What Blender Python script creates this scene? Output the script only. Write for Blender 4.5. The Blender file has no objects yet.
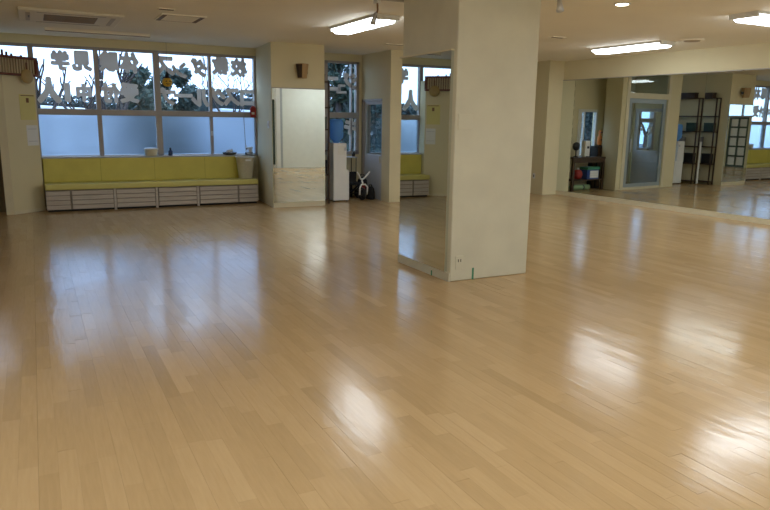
import bpy, bmesh, math, random
import numpy as np
from mathutils import Vector, Matrix
random.seed(7)
SC = bpy.context.scene
COL = SC.collection

# ------------------------------------------------------------------ camera
F, PITCH, ROLL, YAW, CAM_H = 672.62, .1985, .0143, .4783, 1.5
cy_, sy_ = math.cos(YAW), math.sin(YAW)
FWD = Vector((sy_*math.cos(PITCH), cy_*math.cos(PITCH), -math.sin(PITCH)))
RGT0 = Vector((cy_, -sy_, 0)); UP0 = RGT0.cross(FWD)
RGT = RGT0*math.cos(ROLL) + UP0*math.sin(ROLL)
UPV = -RGT0*math.sin(ROLL) + UP0*math.cos(ROLL)
cam_d = bpy.data.cameras.new('camera'); cam = bpy.data.objects.new('camera', cam_d); COL.objects.link(cam)
cam_d.sensor_fit = 'HORIZONTAL'; cam_d.sensor_width = 36.0; cam_d.lens = F/770*36.0
cam_d.clip_start = .05; cam_d.clip_end = 300
M = Matrix.Identity(4)
for i in range(3):
    M[i][0] = RGT[i]; M[i][1] = UPV[i]; M[i][2] = -FWD[i]
M[2][3] = CAM_H
cam.matrix_world = M
SC.camera = cam
def proj(p):
    d = Vector(p)-Vector((0, 0, CAM_H)); z = d.dot(FWD)
    if z < .05: return None
    return 385+F*d.dot(RGT)/z, 255-F*d.dot(UPV)/z, z

# ------------------------------------------------------------------ world: an even late-afternoon overcast sky
SKY = 2.7
w = bpy.data.worlds.new('world'); SC.world = w; w.use_nodes = True
nt = w.node_tree; bg = nt.nodes['Background']
bg.inputs['Color'].default_value = (.66, .93, 1.38, 1); bg.inputs['Strength'].default_value = SKY
LAMP = 16.5             # radiance of the fluorescent diffusers
LAMP_COL = (.95, 1.03, 1.10, 1)
vs = SC.view_settings
vs.view_transform = 'Standard'; vs.look = 'None'; vs.exposure = 0.0; vs.gamma = 1.0; vs.use_curve_mapping = False
SC.cycles.max_bounces = 12; SC.cycles.diffuse_bounces = 5; SC.cycles.glossy_bounces = 6
SC.cycles.transparent_max_bounces = 16; SC.cycles.sample_clamp_indirect = 8
SC.cycles.caustics_reflective = True; SC.cycles.caustics_refractive = True; SC.cycles.blur_glossy = .6

# ------------------------------------------------------------------ materials
MATS = {}
def mat(name, col, rough=.6, metal=0., var=.0, scale=6., bump=0., spec=.5, coat=0., emit=None, estr=0.):
    if name in MATS: return MATS[name]
    m = bpy.data.materials.new(name); m.use_nodes = True; n = m.node_tree.nodes; l = m.node_tree.links
    b = n['Principled BSDF']; c = (*col, 1)
    b.inputs['Base Color'].default_value = c; b.inputs['Roughness'].default_value = rough
    b.inputs['Metallic'].default_value = metal; b.inputs['Specular IOR Level'].default_value = spec
    b.inputs['Coat Weight'].default_value = coat
    if emit: b.inputs['Emission Color'].default_value = (*emit[:3], 1); b.inputs['Emission Strength'].default_value = estr
    tc = n.new('ShaderNodeTexCoord')
    nz = n.new('ShaderNodeTexNoise'); nz.inputs['Scale'].default_value = scale; nz.inputs['Detail'].default_value = 5
    l.new(tc.outputs['Object'], nz.inputs['Vector'])
    if var:
        mx = n.new('ShaderNodeMix'); mx.data_type = 'RGBA'; mx.blend_type = 'MULTIPLY'; mx.inputs[0].default_value = 1
        rp = n.new('ShaderNodeMapRange'); rp.inputs['From Min'].default_value = .3; rp.inputs['From Max'].default_value = .7
        rp.inputs['To Min'].default_value = 1-var; rp.inputs['To Max'].default_value = 1+var*.3
        l.new(nz.outputs['Fac'], rp.inputs['Value'])
        mx.inputs['A'].default_value = c; l.new(rp.outputs['Result'], mx.inputs['B']); l.new(mx.outputs['Result'], b.inputs['Base Color'])
    if bump:
        bp = n.new('ShaderNodeBump'); bp.inputs['Strength'].default_value = bump; bp.inputs['Distance'].default_value = .01
        n2 = n.new('ShaderNodeTexNoise'); n2.inputs['Scale'].default_value = scale*14; l.new(tc.outputs['Object'], n2.inputs['Vector'])
        l.new(n2.outputs['Fac'], bp.inputs['Height']); l.new(bp.outputs['Normal'], b.inputs['Normal'])
    MATS[name] = m
    return m
def wood(name, c1, c2, rough=.45, axis='X', scale=3.):
    m = bpy.data.materials.new(name); m.use_nodes = True; n = m.node_tree.nodes; l = m.node_tree.links
    b = n['Principled BSDF']; b.inputs['Roughness'].default_value = rough
    tc = n.new('ShaderNodeTexCoord'); mp = n.new('ShaderNodeMapping')
    s = {'X': (1, 14, 14), 'Y': (14, 1, 14), 'Z': (14, 14, 1)}[axis]
    mp.inputs['Scale'].default_value = s
    nz = n.new('ShaderNodeTexNoise'); nz.inputs['Scale'].default_value = scale; nz.inputs['Detail'].default_value = 6
    cr = n.new('ShaderNodeValToRGB'); cr.color_ramp.elements[0].color = (*c1, 1); cr.color_ramp.elements[1].color = (*c2, 1)
    cr.color_ramp.elements[0].position = .3; cr.color_ramp.elements[1].position = .7
    l.new(tc.outputs['Object'], mp.inputs['Vector']); l.new(mp.outputs['Vector'], nz.inputs['Vector'])
    l.new(nz.outputs['Fac'], cr.inputs['Fac']); l.new(cr.outputs['Color'], b.inputs['Base Color'])
    return m
def glass(name, tint=(1, 1, 1), refl=1.0):
    m = bpy.data.materials.new(name); m.use_nodes = True; n = m.node_tree.nodes; l = m.node_tree.links
    n.remove(n['Principled BSDF']); out = n['Material Output']
    t = n.new('ShaderNodeBsdfTransparent'); t.inputs['Color'].default_value = (*tint, 1)
    g = n.new('ShaderNodeBsdfGlossy'); g.inputs['Roughness'].default_value = .01
    fr = n.new('ShaderNodeFresnel'); fr.inputs['IOR'].default_value = 1.45
    mu = n.new('ShaderNodeMath'); mu.operation = 'MULTIPLY'; mu.inputs[1].default_value = refl
    mx = n.new('ShaderNodeMixShader'); l.new(fr.outputs[0], mu.inputs[0])
    ge = n.new('ShaderNodeNewGeometry'); sb = n.new('ShaderNodeMath'); sb.operation = 'SUBTRACT'; sb.inputs[0].default_value = 1; l.new(ge.outputs['Backfacing'], sb.inputs[1])
    m3 = n.new('ShaderNodeMath'); m3.operation = 'MULTIPLY'; l.new(mu.outputs[0], m3.inputs[0]); l.new(sb.outputs[0], m3.inputs[1]); l.new(m3.outputs[0], mx.inputs['Fac'])
    l.new(t.outputs[0], mx.inputs[1]); l.new(g.outputs[0], mx.inputs[2]); l.new(mx.outputs[0], out.inputs['Surface'])
    return m
def frosted(name, col, rough):
    m = bpy.data.materials.new(name); m.use_nodes = True; n = m.node_tree.nodes; l = m.node_tree.links
    b = n['Principled BSDF']; b.inputs['Transmission Weight'].default_value = 1; b.inputs['IOR'].default_value = 1.35
    b.inputs['Base Color'].default_value = (*col, 1)
    tc = n.new('ShaderNodeTexCoord'); nz = n.new('ShaderNodeTexNoise'); nz.inputs['Scale'].default_value = 2.5
    mr = n.new('ShaderNodeMapRange'); mr.inputs['To Min'].default_value = rough*.9; mr.inputs['To Max'].default_value = rough*1.1
    l.new(tc.outputs['Object'], nz.inputs['Vector']); l.new(nz.outputs['Fac'], mr.inputs['Value']); l.new(mr.outputs['Result'], b.inputs['Roughness'])
    return m

def paper_card(name, col, tr):
    m = mat(name, col, .8, var=.04); n = m.node_tree.nodes; l = m.node_tree.links
    t = n.new('ShaderNodeBsdfTranslucent'); t.inputs['Color'].default_value = (*col, 1)
    mx = n.new('ShaderNodeMixShader'); mx.inputs['Fac'].default_value = tr
    l.new(n['Principled BSDF'].outputs[0], mx.inputs[1]); l.new(t.outputs[0], mx.inputs[2]); l.new(mx.outputs[0], n['Material Output'].inputs['Surface'])
    return m
def floor_material():
    m = bpy.data.materials.new('maple_floor'); m.use_nodes = True; n = m.node_tree.nodes; l = m.node_tree.links
    b = n['Principled BSDF']
    at = n.new('ShaderNodeAttribute'); at.attribute_name = 'tone'
    cr = n.new('ShaderNodeValToRGB'); e = cr.color_ramp.elements
    e[0].color = (.44, .295, .142, 1); e[1].color = (.585, .405, .213, 1)
    k = e.new(.5); k.color = (.515, .348, .172, 1)
    geo = n.new('ShaderNodeNewGeometry'); mp = n.new('ShaderNodeMapping'); mp.inputs['Scale'].default_value = (22, 1.6, 1)
    nz = n.new('ShaderNodeTexNoise'); nz.inputs['Scale'].default_value = 3; nz.inputs['Detail'].default_value = 6; nz.inputs['Roughness'].default_value = .6
    l.new(geo.outputs['Position'], mp.inputs['Vector']); l.new(mp.outputs['Vector'], nz.inputs['Vector'])
    mr = n.new('ShaderNodeMapRange'); mr.inputs['From Min'].default_value = .3; mr.inputs['From Max'].default_value = .7
    mr.inputs['To Min'].default_value = -.16; mr.inputs['To Max'].default_value = .16
    ad = n.new('ShaderNodeMath'); ad.operation = 'ADD'
    l.new(nz.outputs['Fac'], mr.inputs['Value']); l.new(at.outputs['Fac'], ad.inputs[0]); l.new(mr.outputs['Result'], ad.inputs[1])
    l.new(ad.outputs[0], cr.inputs['Fac']); l.new(cr.outputs['Color'], b.inputs['Base Color'])
    n2 = n.new('ShaderNodeTexNoise'); n2.inputs['Scale'].default_value = 1.3; n2.inputs['Detail'].default_value = 4
    l.new(geo.outputs['Position'], n2.inputs['Vector'])
    m2 = n.new('ShaderNodeMapRange'); m2.inputs['From Min'].default_value = .3; m2.inputs['From Max'].default_value = .7
    m2.inputs['To Min'].default_value = .14; m2.inputs['To Max'].default_value = .21
    l.new(n2.outputs['Fac'], m2.inputs['Value']); l.new(m2.outputs['Result'], b.inputs['Roughness'])
    b.inputs['Specular IOR Level'].default_value = .28
    # faint waviness of the varnish, elongated along the strips
    n3 = n.new('ShaderNodeTexNoise'); n3.inputs['Scale'].default_value = 9; n3.inputs['Detail'].default_value = 2
    mp3 = n.new('ShaderNodeMapping'); mp3.inputs['Scale'].default_value = (2.2, .5, 1)
    l.new(geo.outputs['Position'], mp3.inputs['Vector']); l.new(mp3.outputs['Vector'], n3.inputs['Vector'])
    bp = n.new('ShaderNodeBump'); bp.inputs['Strength'].default_value = .12; bp.inputs['Distance'].default_value = .01
    l.new(n3.outputs['Fac'], bp.inputs['Height']); l.new(bp.outputs['Normal'], b.inputs['Normal'])
    return m

WALL = mat('cream_wall', (.73, .65, .42), .75, var=.06, scale=1.2, bump=.04)
COLM = mat('cream_column_paint', (.65, .62, .485), .6, var=.07, scale=3.5, bump=.05)
CEIL = mat('ceiling_board', (.90, .84, .70), .85, var=.05, scale=.8)
TRIM = mat('cream_trim', (.72, .65, .46), .5, var=.05)
WHITE = mat('white_plastic', (.80, .80, .78), .4, var=.03)
WHITE2 = mat('white_metal', (.78, .77, .72), .35, var=.03)
ALU = mat('grey_aluminium', (.36, .33, .31), .45, metal=.25, var=.05)
ALU2 = mat('pale_aluminium', (.60, .61, .62), .35, metal=.5, var=.04)
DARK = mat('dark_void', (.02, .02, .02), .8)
BLACK = mat('black_cloth', (.012, .012, .014), .75, var=.3, scale=20)
BLACKP = mat('black_plastic', (.015, .015, .017), .35)
YEL = mat('yellow_vinyl', (.68, .60, .12), .45, var=.08, scale=4, bump=.03)
YELS = mat('yellow_seat_vinyl', (.66, .60, .18), .4, var=.06, scale=4, bump=.03)
SLAT = wood('whitewashed_slat', (.48, .42, .36), (.60, .54, .48), .55, 'X')
DWOOD = wood('dark_brown_wood', (.035, .018, .010), (.075, .04, .02), .45, 'Z')
BWOOD = wood('brown_wood', (.13, .055, .025), (.24, .11, .045), .4, 'Z')
RWOOD = wood('red_brown_wood', (.11, .025, .015), (.17, .045, .022), .45, 'X')
TANW = wood('tan_wood', (.36, .22, .09), (.46, .30, .13), .5, 'Z')
MIRROR = mat('mirror_silver', (.74, .78, .75), .012, metal=1.0)
PAPER = mat('white_paper', (.78, .78, .76), .8, var=.03)
PAPERY = mat('yellow_paper', (.70, .62, .25), .8, var=.04)
LETTER = paper_card('letter_card', (.80, .78, .75), .36)
CREAMB = mat('cream_basket', (.66, .61, .48), .6, var=.08, scale=30)
GREEN = mat('green_tape', (.04, .22, .11), .5)
RED = mat('red_cloth', (.35, .03, .025), .6)
BLUE = mat('blue_plastic', (.03, .08, .30), .4)
GRN = mat('green_plastic', (.05, .28, .16), .4)
PUMP = paper_card('orange_pumpkin', (.85, .55, .08), .4)
ORANGE = mat('orange_figure', (.85, .30, .08), .5)
GREYD = mat('grey_door_panel', (.52, .53, .55), .5, var=.03)
DGREEN = mat('dark_green_frame', (.03, .06, .045), .5)
PANE = glass('clear_glass', (.93, .96, .97))
PANEB = glass('blue_grey_glass', (.84, .91, .95), 2.0)
FROST = frosted('frosted_glass', (.66, .82, .96), .36)
WATER = paper_card('blue_water_bottle', (.22, .52, .92), .55)
BUTTON = mat('brass_disc', (.40, .27, .09), .4, var=.12, scale=12)
FLOORM = floor_material()
LAMPM = mat('lit_diffuser', (.9, .9, .85), .5, emit=LAMP_COL, estr=LAMP)
DLM = mat('downlight_glow', (.9, .9, .85), .5, emit=(1, .85, .6), estr=9.0)

# ------------------------------------------------------------------ geometry helpers
class MB:
    def __init__(s): s.v = []; s.f = []; s.sm = []
    def add(s, vs_, fs, smooth=False):
        o = len(s.v); s.v += [tuple(v) for v in vs_]
        for f in fs: s.f.append(tuple(i+o for i in f)); s.sm.append(smooth)
        return s
    def box(s, x0, x1, y0, y1, z0, z1):
        return s.prism([(x0, y0), (x1, y0), (x1, y1), (x0, y1)], z0, z1)
    def prism(s, poly, z0, z1):
        a = sum(poly[i][0]*poly[(i+1) % len(poly)][1]-poly[(i+1) % len(poly)][0]*poly[i][1] for i in range(len(poly)))
        if a < 0: poly = poly[::-1]
        n = len(poly)
        vs_ = [(x, y, z0) for x, y in poly]+[(x, y, z1) for x, y in poly]
        fs = [tuple(range(n))[::-1], tuple(range(n, 2*n))]+[(i, (i+1) % n, n+(i+1) % n, n+i) for i in range(n)]
        return s.add(vs_, fs)
    def tube(s, pts, rad, n=8, cap=True):
        pts = [Vector(p) for p in pts]
        rr = rad if isinstance(rad, (list, tuple)) else [rad]*len(pts)
        vs_ = []; up = Vector((0, 0, 1)); px = None
        for i, p in enumerate(pts):
            d = (pts[min(i+1, len(pts)-1)]-pts[max(i-1, 0)]).normalized()
            if px is None:
                a = Vector((1, 0, 0)) if abs(d.x) < .8 else Vector((0, 1, 0))
                px = (a-d*a.dot(d)).normalized()
            else: px = (px-d*px.dot(d)).normalized()
            py = d.cross(px)
            for k in range(n):
                t = 2*math.pi*k/n; vs_.append(p+(px*math.cos(t)+py*math.sin(t))*rr[i])
        fs = [(i*n+k, i*n+(k+1) % n, (i+1)*n+(k+1) % n, (i+1)*n+k) for i in range(len(pts)-1) for k in range(n)]
        if cap: fs += [tuple(range(n))[::-1], tuple((len(pts)-1)*n+k for k in range(n))]
        return s.add(vs_, fs, True)
    def lathe(s, prof, c=(0, 0, 0), n=24, axis='Z', lobes=0, amp=0):
        vs_ = []
        for r, h in prof:
            for k in range(n):
                t = 2*math.pi*k/n; q = r*(1-amp*abs(math.sin(lobes*t/2))) if lobes else r
                a, b_ = q*math.cos(t), q*math.sin(t)
                p = {'Z': (a, b_, h), 'Y': (a, h, b_), 'X': (h, a, b_)}[axis]
                vs_.append((p[0]+c[0], p[1]+c[1], p[2]+c[2]))
        m = len(prof)
        fs = [(i*n+k, i*n+(k+1) % n, (i+1)*n+(k+1) % n, (i+1)*n+k) for i in range(m-1) for k in range(n)]
        fs += [tuple(range(n))[::-1], tuple((m-1)*n+k for k in range(n))]
        return s.add(vs_, fs, True)
    def build(s, name, material, parent=None, bevel=0., mtx=None):
        me = bpy.data.meshes.new(name); me.from_pydata(s.v, [], s.f)
        for p, q in zip(me.polygons, s.sm): p.use_smooth = q
        bm = bmesh.new(); bm.from_mesh(me); bmesh.ops.recalc_face_normals(bm, faces=bm.faces); bm.to_mesh(me); bm.free()
        me.materials.append(material)
        o = bpy.data.objects.new(name, me); COL.objects.link(o)
        if parent: o.parent = parent
        if mtx: o.matrix_local = mtx
        if bevel:
            b = o.modifiers.new('bevel', 'BEVEL'); b.width = bevel; b.segments = 2; b.limit_method = 'ANGLE'
        return o
def box(name, x0, x1, y0, y1, z0, z1, material, parent=None, bevel=0.):
    """a box whose origin sits at the middle of its base (or relative to its parent's frame)"""
    return MB().box(x0, x1, y0, y1, z0, z1).build(name, material, parent, bevel)
def thing(name, label, cat, loc=(0, 0, 0), rz=0, group=None):
    o = bpy.data.objects.new(name, None); COL.objects.link(o); o.location = loc; o.rotation_euler = (0, 0, rz)
    o.empty_display_size = .1; o['label'] = label; o['category'] = cat
    if group: o['group'] = group
    return o
def tag(o, label, cat, group=None):
    o['label'] = label; o['category'] = cat
    if group: o['group'] = group
    return o
def struct(o, label=None):
    o['kind'] = 'structure'
    if label: o['label'] = label
    return o
def sempty(name, loc, label=None):
    o = bpy.data.objects.new(name, None); COL.objects.link(o); o.location = loc; o['kind'] = 'structure'
    if label: o['label'] = label
    return o
def at(o, x, y, z=0):      # move a mesh's origin without moving its geometry
    o.data.transform(Matrix.Translation((-x, -y, -z))); o.location = (x, y, z); return o

# ------------------------------------------------------------------ the room's measures
ZC = 2.72                                   # ceiling
XC, YC, XC2, YC2 = 3.4055, 5.2267, 4.3173, 6.2394   # free-standing column
YP, YW, YB = 11.006, 12.269, 11.70          # pier fronts, window wall, bench front
dA, dB, YS = -.0455, -.0143, 7.7315         # the two runs of the mirrored wall
XMF = 9.7694; XS = XMF+math.tan(dA)*(YS-YP)
def xm(y): return XMF+math.tan(dA)*(y-YP) if y > YS else XS+math.tan(dB)*(y-YS)
XL, YN = -2.9, -1.2                         # left wall, near wall
ZS, ZT0, ZT1, ZH = .84, 1.505, 1.60, 2.585  # sill, transom, window head

# ------------------------------------------------------------------ floor
fl = MB().prism([(XL-.1, YN-.1), (10.3, YN-.1), (10.3, 12.4), (XL-.1, 12.4)], -.12, -.016).build('floor', mat('subfloor', (.38, .25, .12), .6))
struct(fl, 'pale maple strip floor with a glossy varnish')
planks = []
pw = .078; row = 0; x = XL
while x < 10.05:
    y = YN - random.uniform(0, .7)
    while y < 12.35:
        L = random.choice((.45, .6, .6, .75, .9)) * random.uniform(.95, 1.05)
        y0, y1 = max(y, YN), min(y+L, 12.35)
        if y1-y0 > .03: planks.append((x, min(x+pw, 10.05), y0, y1, row))
        y += L
    x += pw; row += 1
def plank_geo(p):
    x0, x1, y0, y1, r = p
    g = .00012; s = random.uniform(-1, 1)*.00038; t = random.uniform(-1, 1)*.0004
    if r % 4 == 0: x0 += .0004            # every fourth joint is a board edge and a little wider
    v = [(x0+g, y0+g, -.016), (x1-g, y0+g, -.016), (x1-g, y1-g, -.016), (x0+g, y1-g, -.016),
         (x0+g, y0+g, -s-t), (x1-g, y0+g, s-t), (x1-g, y1-g, s+t), (x0+g, y1-g, -s+t)]
    return v
PF = [(3, 2, 1, 0), (4, 5, 6, 7), (0, 1, 5, 4), (1, 2, 6, 5), (2, 3, 7, 6), (3, 0, 4, 7)]
def in_col(p): return p[0] > XC-.02 and p[1] < XC2+.02 and p[2] > YC-.1 and p[3] < YC2+.1
scored = []
for p in planks:
    q = proj(((p[0]+p[1])/2, (p[2]+p[3])/2, 0))
    a = 0
    if q and -8 < q[0] < 778 and q[1] < 520 and not in_col(p): a = (p[3]-p[2])/q[2]**3
    scored.append((a, p))
scored.sort(key=lambda t: -t[0])
def tone(): return min(1, max(0, random.gauss(.5, .15)))
def plank_mesh(ps, name):
    v, f, tn = [], [], []
    for p in ps:
        o = len(v); v += plank_geo(p); f += [tuple(i+o for i in q) for q in PF]; tn += [tone()]*6
    me = bpy.data.meshes.new(name); me.from_pydata(v, [], f)
    a = me.attributes.new('tone', 'FLOAT', 'FACE'); a.data.foreach_set('value', tn)
    me.materials.append(FLOORM)
    return me
for a, p in scored[:300]:
    o = bpy.data.objects.new('plank', plank_mesh([p], 'plank')); COL.objects.link(o); o.parent = fl
o = bpy.data.objects.new('plank_field', plank_mesh([p for a, p in scored[300:]], 'plank_field')); COL.objects.link(o); o.parent = fl
o['kind'] = 'stuff'

# ------------------------------------------------------------------ ceiling and walls
struct(MB().prism([(XL-.1, YN-.1), (10.3, YN-.1), (10.3, 12.42), (XL-.1, 12.42)], ZC, ZC+.15).build('ceiling', CEIL), 'plain cream ceiling')
wl = struct(MB().box(XL-.12, XL, YN, 5.55, 0, ZC).box(XL-.12, XL, 7.25, 12.42, 0, ZC).box(XL-.12, XL, 5.55, 7.25, 2.45, ZC).box(XL-.12, XL, 5.55, 5.95, 0, 1.76).box(XL-.12, XL, 6.7, 7.25, 0, 1.76).build('wall_left', WALL), 'cream wall on the left')
NEARW = mat('white_near_wall', (.80, .82, .76), .7, var=.04)
wn = struct(MB().box(XL, 6.62, YN-.12, YN, 0, ZC).prism([(6.62, 1.85), (10.15, 1.85), (10.15, 2.0), (6.62, 2.0)], 0, ZC).box(6.62, 6.74, YN, 1.85, 0, ZC).build('wall_near', NEARW), 'cream wall behind the camera')
struct(MB().box(6.58, 6.70, 1.83, 2.03, 0, ZC).build('trim_1', WHITE), 'white door jamb')
struct(MB().box(6.70, 6.77, 1.86, 2.035, 0, ZC).build('trim_3', mat('grey_strip', (.42, .46, .46), .4)), 'grey edge strip beside the white jamb')
d5 = sempty('dark_doorway_panel', (0, 0, 0), 'dark green panel added to darken the doorway beside the white jamb, glimpsed in the pier mirror')  # panel added so that the doorway looks dark in the pier mirror
box('door_leaf', 5.75, 6.555, 1.90, 1.94, .10, 2.05, DGREEN, d5); box('kick_plate', 5.75, 6.555, 1.895, 1.945, .01, .10, WHITE2, d5); box('door_handle', 6.42, 6.46, 1.94, 1.98, .95, 1.08, ALU2, d5)
# mirrored wall, two runs
def run(o0, o1, ya, yb, z0, z1):
    return [(xm(ya)+o0, ya), (xm(ya)+o1, ya), (xm(yb)+o1, yb), (xm(yb)+o0, yb)]
wr = MB().prism([(xm(12.4)+.02, 12.4), (xm(YS)+.02, YS), (xm(1.9)+.02, 1.9), (10.3, 1.9), (10.3, 12.4)], 0, ZC).build('wall_right', WALL)
struct(wr, 'cream wall above the long mirrors')
bb = MB().prism([(xm(YP)-.012, YP), (xm(YS)-.012, YS), (xm(2)-.012, 2.0), (xm(2)+.02, 2.0), (xm(YS)+.02, YS), (xm(YP)+.02, YP)], 0, .084).build('baseboard_right', TRIM)
struct(bb, 'cream baseboard ledge under the mirrors')
ZM0, ZM1 = .086, 2.333
def long_mirror(ya, yb, label):
    r = thing('wall_mirror', label, 'mirror', (xm((ya+yb)/2), (ya+yb)/2, ZM0), 0, 'long mirrors on the right wall')
    x_, y_ = r.location.x, r.location.y
    m_ = MB().prism([(a-x_, b-y_) for a, b in run(0, .016, ya, yb, 0, 0)], 0, ZM1-ZM0).build('mirror_glass', MIRROR, r)
    MB().prism([(a-x_, b-y_) for a, b in run(-.003, .018, ya, yb, 0, 0)], ZM1-ZM0, ZM1-ZM0+.012).build('top_clip', ALU, r)
    return r
g_ = .002
long_mirror(YP-.004, YS+g_, 'long wall mirror between the corner pier and the thin bright seam')
long_mirror(YS-g_, 4.6, 'long wall mirror on the near side of the thin bright seam')
long_mirror(4.6-2*g_, 2.05, 'wall mirror nearest the camera, past the right edge')

# window wall: spandrels, lintels, piers
wf = MB()
wf.box(XL, 5.9, YW-.04, YW+.14, 0, ZS-.02)            # below the windows
wf.box(XL, 9.9, YW-.04, YW+.14, ZH, ZC)               # above
wf.box(XL, -1.25, YW-.04, YW+.14, ZS-.02, ZH)
wf.box(3.68, 4.98, YW-.04, YW+.14, ZS-.02, ZH)
wf.box(5.70, 5.92, YW-.04, YW+.14, ZS-.02, ZH)
wf.box(7.05, 7.16, YW-.04, YW+.14, 0, ZH)
wf.box(5.92, 7.05, YW-.04, YW+.14, 2.05, ZH)
# vestibule / alcove back wall on the right with its window opening
wf.prism([(7.50, 11.50), (7.60, 11.50), (7.15, YW+.14), (7.05, YW+.14)], 0, ZC)
wf.box(7.33, 7.66, 11.85, 11.97, 0, ZC).box(8.30, 10.2, 11.85, 11.97, .70, ZC).box(7.66, 10.2, 11.85, 11.97, 0, .70).box(7.66, 8.30, 11.85, 11.97, 1.80, ZC)
struct(wf.build('wall_far', WALL), 'cream window wall at the far side')
# piers
struct(MB().prism([(3.552, YP), (4.495, YP), (4.495, YW), (3.665, YW)], 0, ZC).build('wall_pier', WALL), 'cream wall pier carrying a tall mirror')
P3 = MB().box(5.772, 6.17, YP, YP+.18, 0, ZC).box(5.772, 5.87, YP+.18, 11.33, 0, ZC).box(5.772, 5.87, 11.33, 12.23, 1.86, ZC).box(5.772, 5.87, 12.19, YW, 0, 1.86)
struct(P3.build('wall_pier', WALL), 'narrow cream wall pier beside the alcove, left of the column')
struct(MB().prism([(7.74, YP), (7.88, YP), (7.80, 11.52), (7.56, 11.52), (7.60, YP+.1)], 0, ZC).build('wall_pier', WALL), 'cream wall pier between glass door and table alcove')
struct(MB().prism([(9.40, YP), (xm(YP)+.02, YP), (10.2, YP), (10.2, 11.85), (9.40, 11.85)], 0, ZC).build('wall_pier', WALL), 'cream corner pier where the long mirror starts')
struct(MB().box(6.17, 7.74, YP, YP+.16, 2.64, ZC).build('trim_2', WALL), 'cream lintel over the glass door')

# column
cb = struct(MB().box(XC, XC2, YC, YC2, 0, ZC).build('column', COLM), 'free-standing square cream column with a mirror on one side')
cb.modifiers.new('bevel', 'BEVEL').width = .008
struct(MB().prism([(XC-.014, YC+.002), (XC, YC+.002), (XC, YC2), (XC-.014, YC2)], 0, .085).build('baseboard_column', COLM), 'cream base strip under the column mirror')
dC = .0239
def cmx(y): return XC-.031+math.tan(dC)*(y-YC)
r = thing('column_mirror', 'tall mirror on the left side of the free-standing column', 'mirror', (XC, (YC+YC2)/2, .088))
MB().prism([(cmx(YC+.055)-XC, YC+.055-r.location.y), (-.001, YC+.055-r.location.y), (-.001, YC2-.005-r.location.y), (cmx(YC2-.005)-XC, YC2-.005-r.location.y)], 0, 2.115-.088).build('mirror_glass', MIRROR, r)
MB().box(-.036, -.001, YC+.05-r.location.y, YC2-r.location.y, 2.115-.088, 2.128-.088).build('top_clip', TRIM, r)
# plates on the column's front
def plate(name, label, x0, x1, y, z0, z1, m=TRIM, details=()):
    r = thing(name, label, name.split('_')[-1], ((x0+x1)/2, y, z0))
    w_, h_ = x1-x0, z1-z0
    box('cover', -w_/2, w_/2, -.008, 0, 0, h_, m, r, .003)
    for nm, a, b, c, d, mm in details: box(nm, -w_/2+a*w_, -w_/2+b*w_, -.011, -.007, c*h_, d*h_, mm, r)
    return r
plate('blank_cover_plate', 'cream square cover plate on the column at chest height', 3.435, 3.590, YC, 1.42, 1.56, COLM)
plate('wall_socket', 'small cream socket near the foot of the column', 3.46, 3.545, YC, .115, .245, COLM, [('slot', .3, .38, .55, .75, DARK), ('slot', .62, .70, .55, .75, DARK)])
t = box('tape_strip', 3.655, 3.675, YC-.003, YC-.0005, 0, .115, GREEN); tag(at(t, 3.665, YC), 'short green tape strip at the foot of the column', 'tape')
t = box('tape_strip', XC-.0175, XC-.0145, YC+.30, YC+.32, 0, .05, GREEN); tag(at(t, XC-.016, YC+.31), 'small dark crack on the strip below the column mirror', 'tape')  # thin applied strip that draws a dark crack

# ------------------------------------------------------------------ windows
def frame_bar(p, x0, x1, z0, z1, name='mullion', m=ALU, y0=YW-.05, y1=YW+.05):
    box(name, x0, x1, y0, y1, z0, z1, m, p, .004)
w1 = sempty('window_1', (0, 0, 0), 'wide bank of windows over the yellow bench, frosted below')
mul = [(-1.25, -1.18), (.02, .10), (.965, 1.035), (1.89, 1.99), (2.81, 2.86), (3.62, 3.68)]
for a, b in mul: frame_bar(w1, a, b, ZS, ZH)
frame_bar(w1, -1.25, 3.68, ZH-.045, ZH, 'head', ALU, YW-.056, YW+.056)
frame_bar(w1, -1.25, 3.68, ZT0, ZT1, 'transom', ALU, YW-.058, YW+.058)
frame_bar(w1, -1.25, 3.68, ZS-.02, ZS+.02, 'bottom_rail', ALU2)
for (a, b), (c, d) in zip(mul[:-1], mul[1:]):
    box('clear_pane', b, c, YW-.003, YW+.003, ZT1, ZH-.045, PANE, w1)
    box('frosted_pane', b, c, YW-.003, YW+.003, ZS+.02, ZT0, FROST, w1)
for xa in (2.82,): box('sash_lock', xa, xa+.03, YW-.075, YW-.05, 1.18, 1.26, ALU2, w1)
sl = box('window_sill', 0.10, 3.56, YW-.20, YW-.05, ZS-.035, ZS, mat('grey_sill', (.45, .46, .46), .4, var=.05), w1)
w2 = sempty('window_2', (0, 0, 0), 'tall window behind the water dispenser')
for a, b in ((4.98, 5.06), (5.55, 5.57), (5.66, 5.72)): frame_bar(w2, a, b, ZS, ZH)
frame_bar(w2, 4.98, 5.72, ZH-.04, ZH, 'head'); frame_bar(w2, 4.98, 5.72, 1.52, 1.63, 'transom', ALU, YW-.056, YW+.056); frame_bar(w2, 4.98, 5.72, ZS-.02, ZS+.04, 'bottom_rail')
for a, b in ((5.06, 5.55), (5.57, 5.66)):
    box('clear_pane', a, b, YW-.003, YW+.003, 1.63, ZH-.04, PANE, w2)
    box('clear_pane', a, b, YW-.003, YW+.003, ZS+.04, 1.52, PANE, w2)
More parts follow.
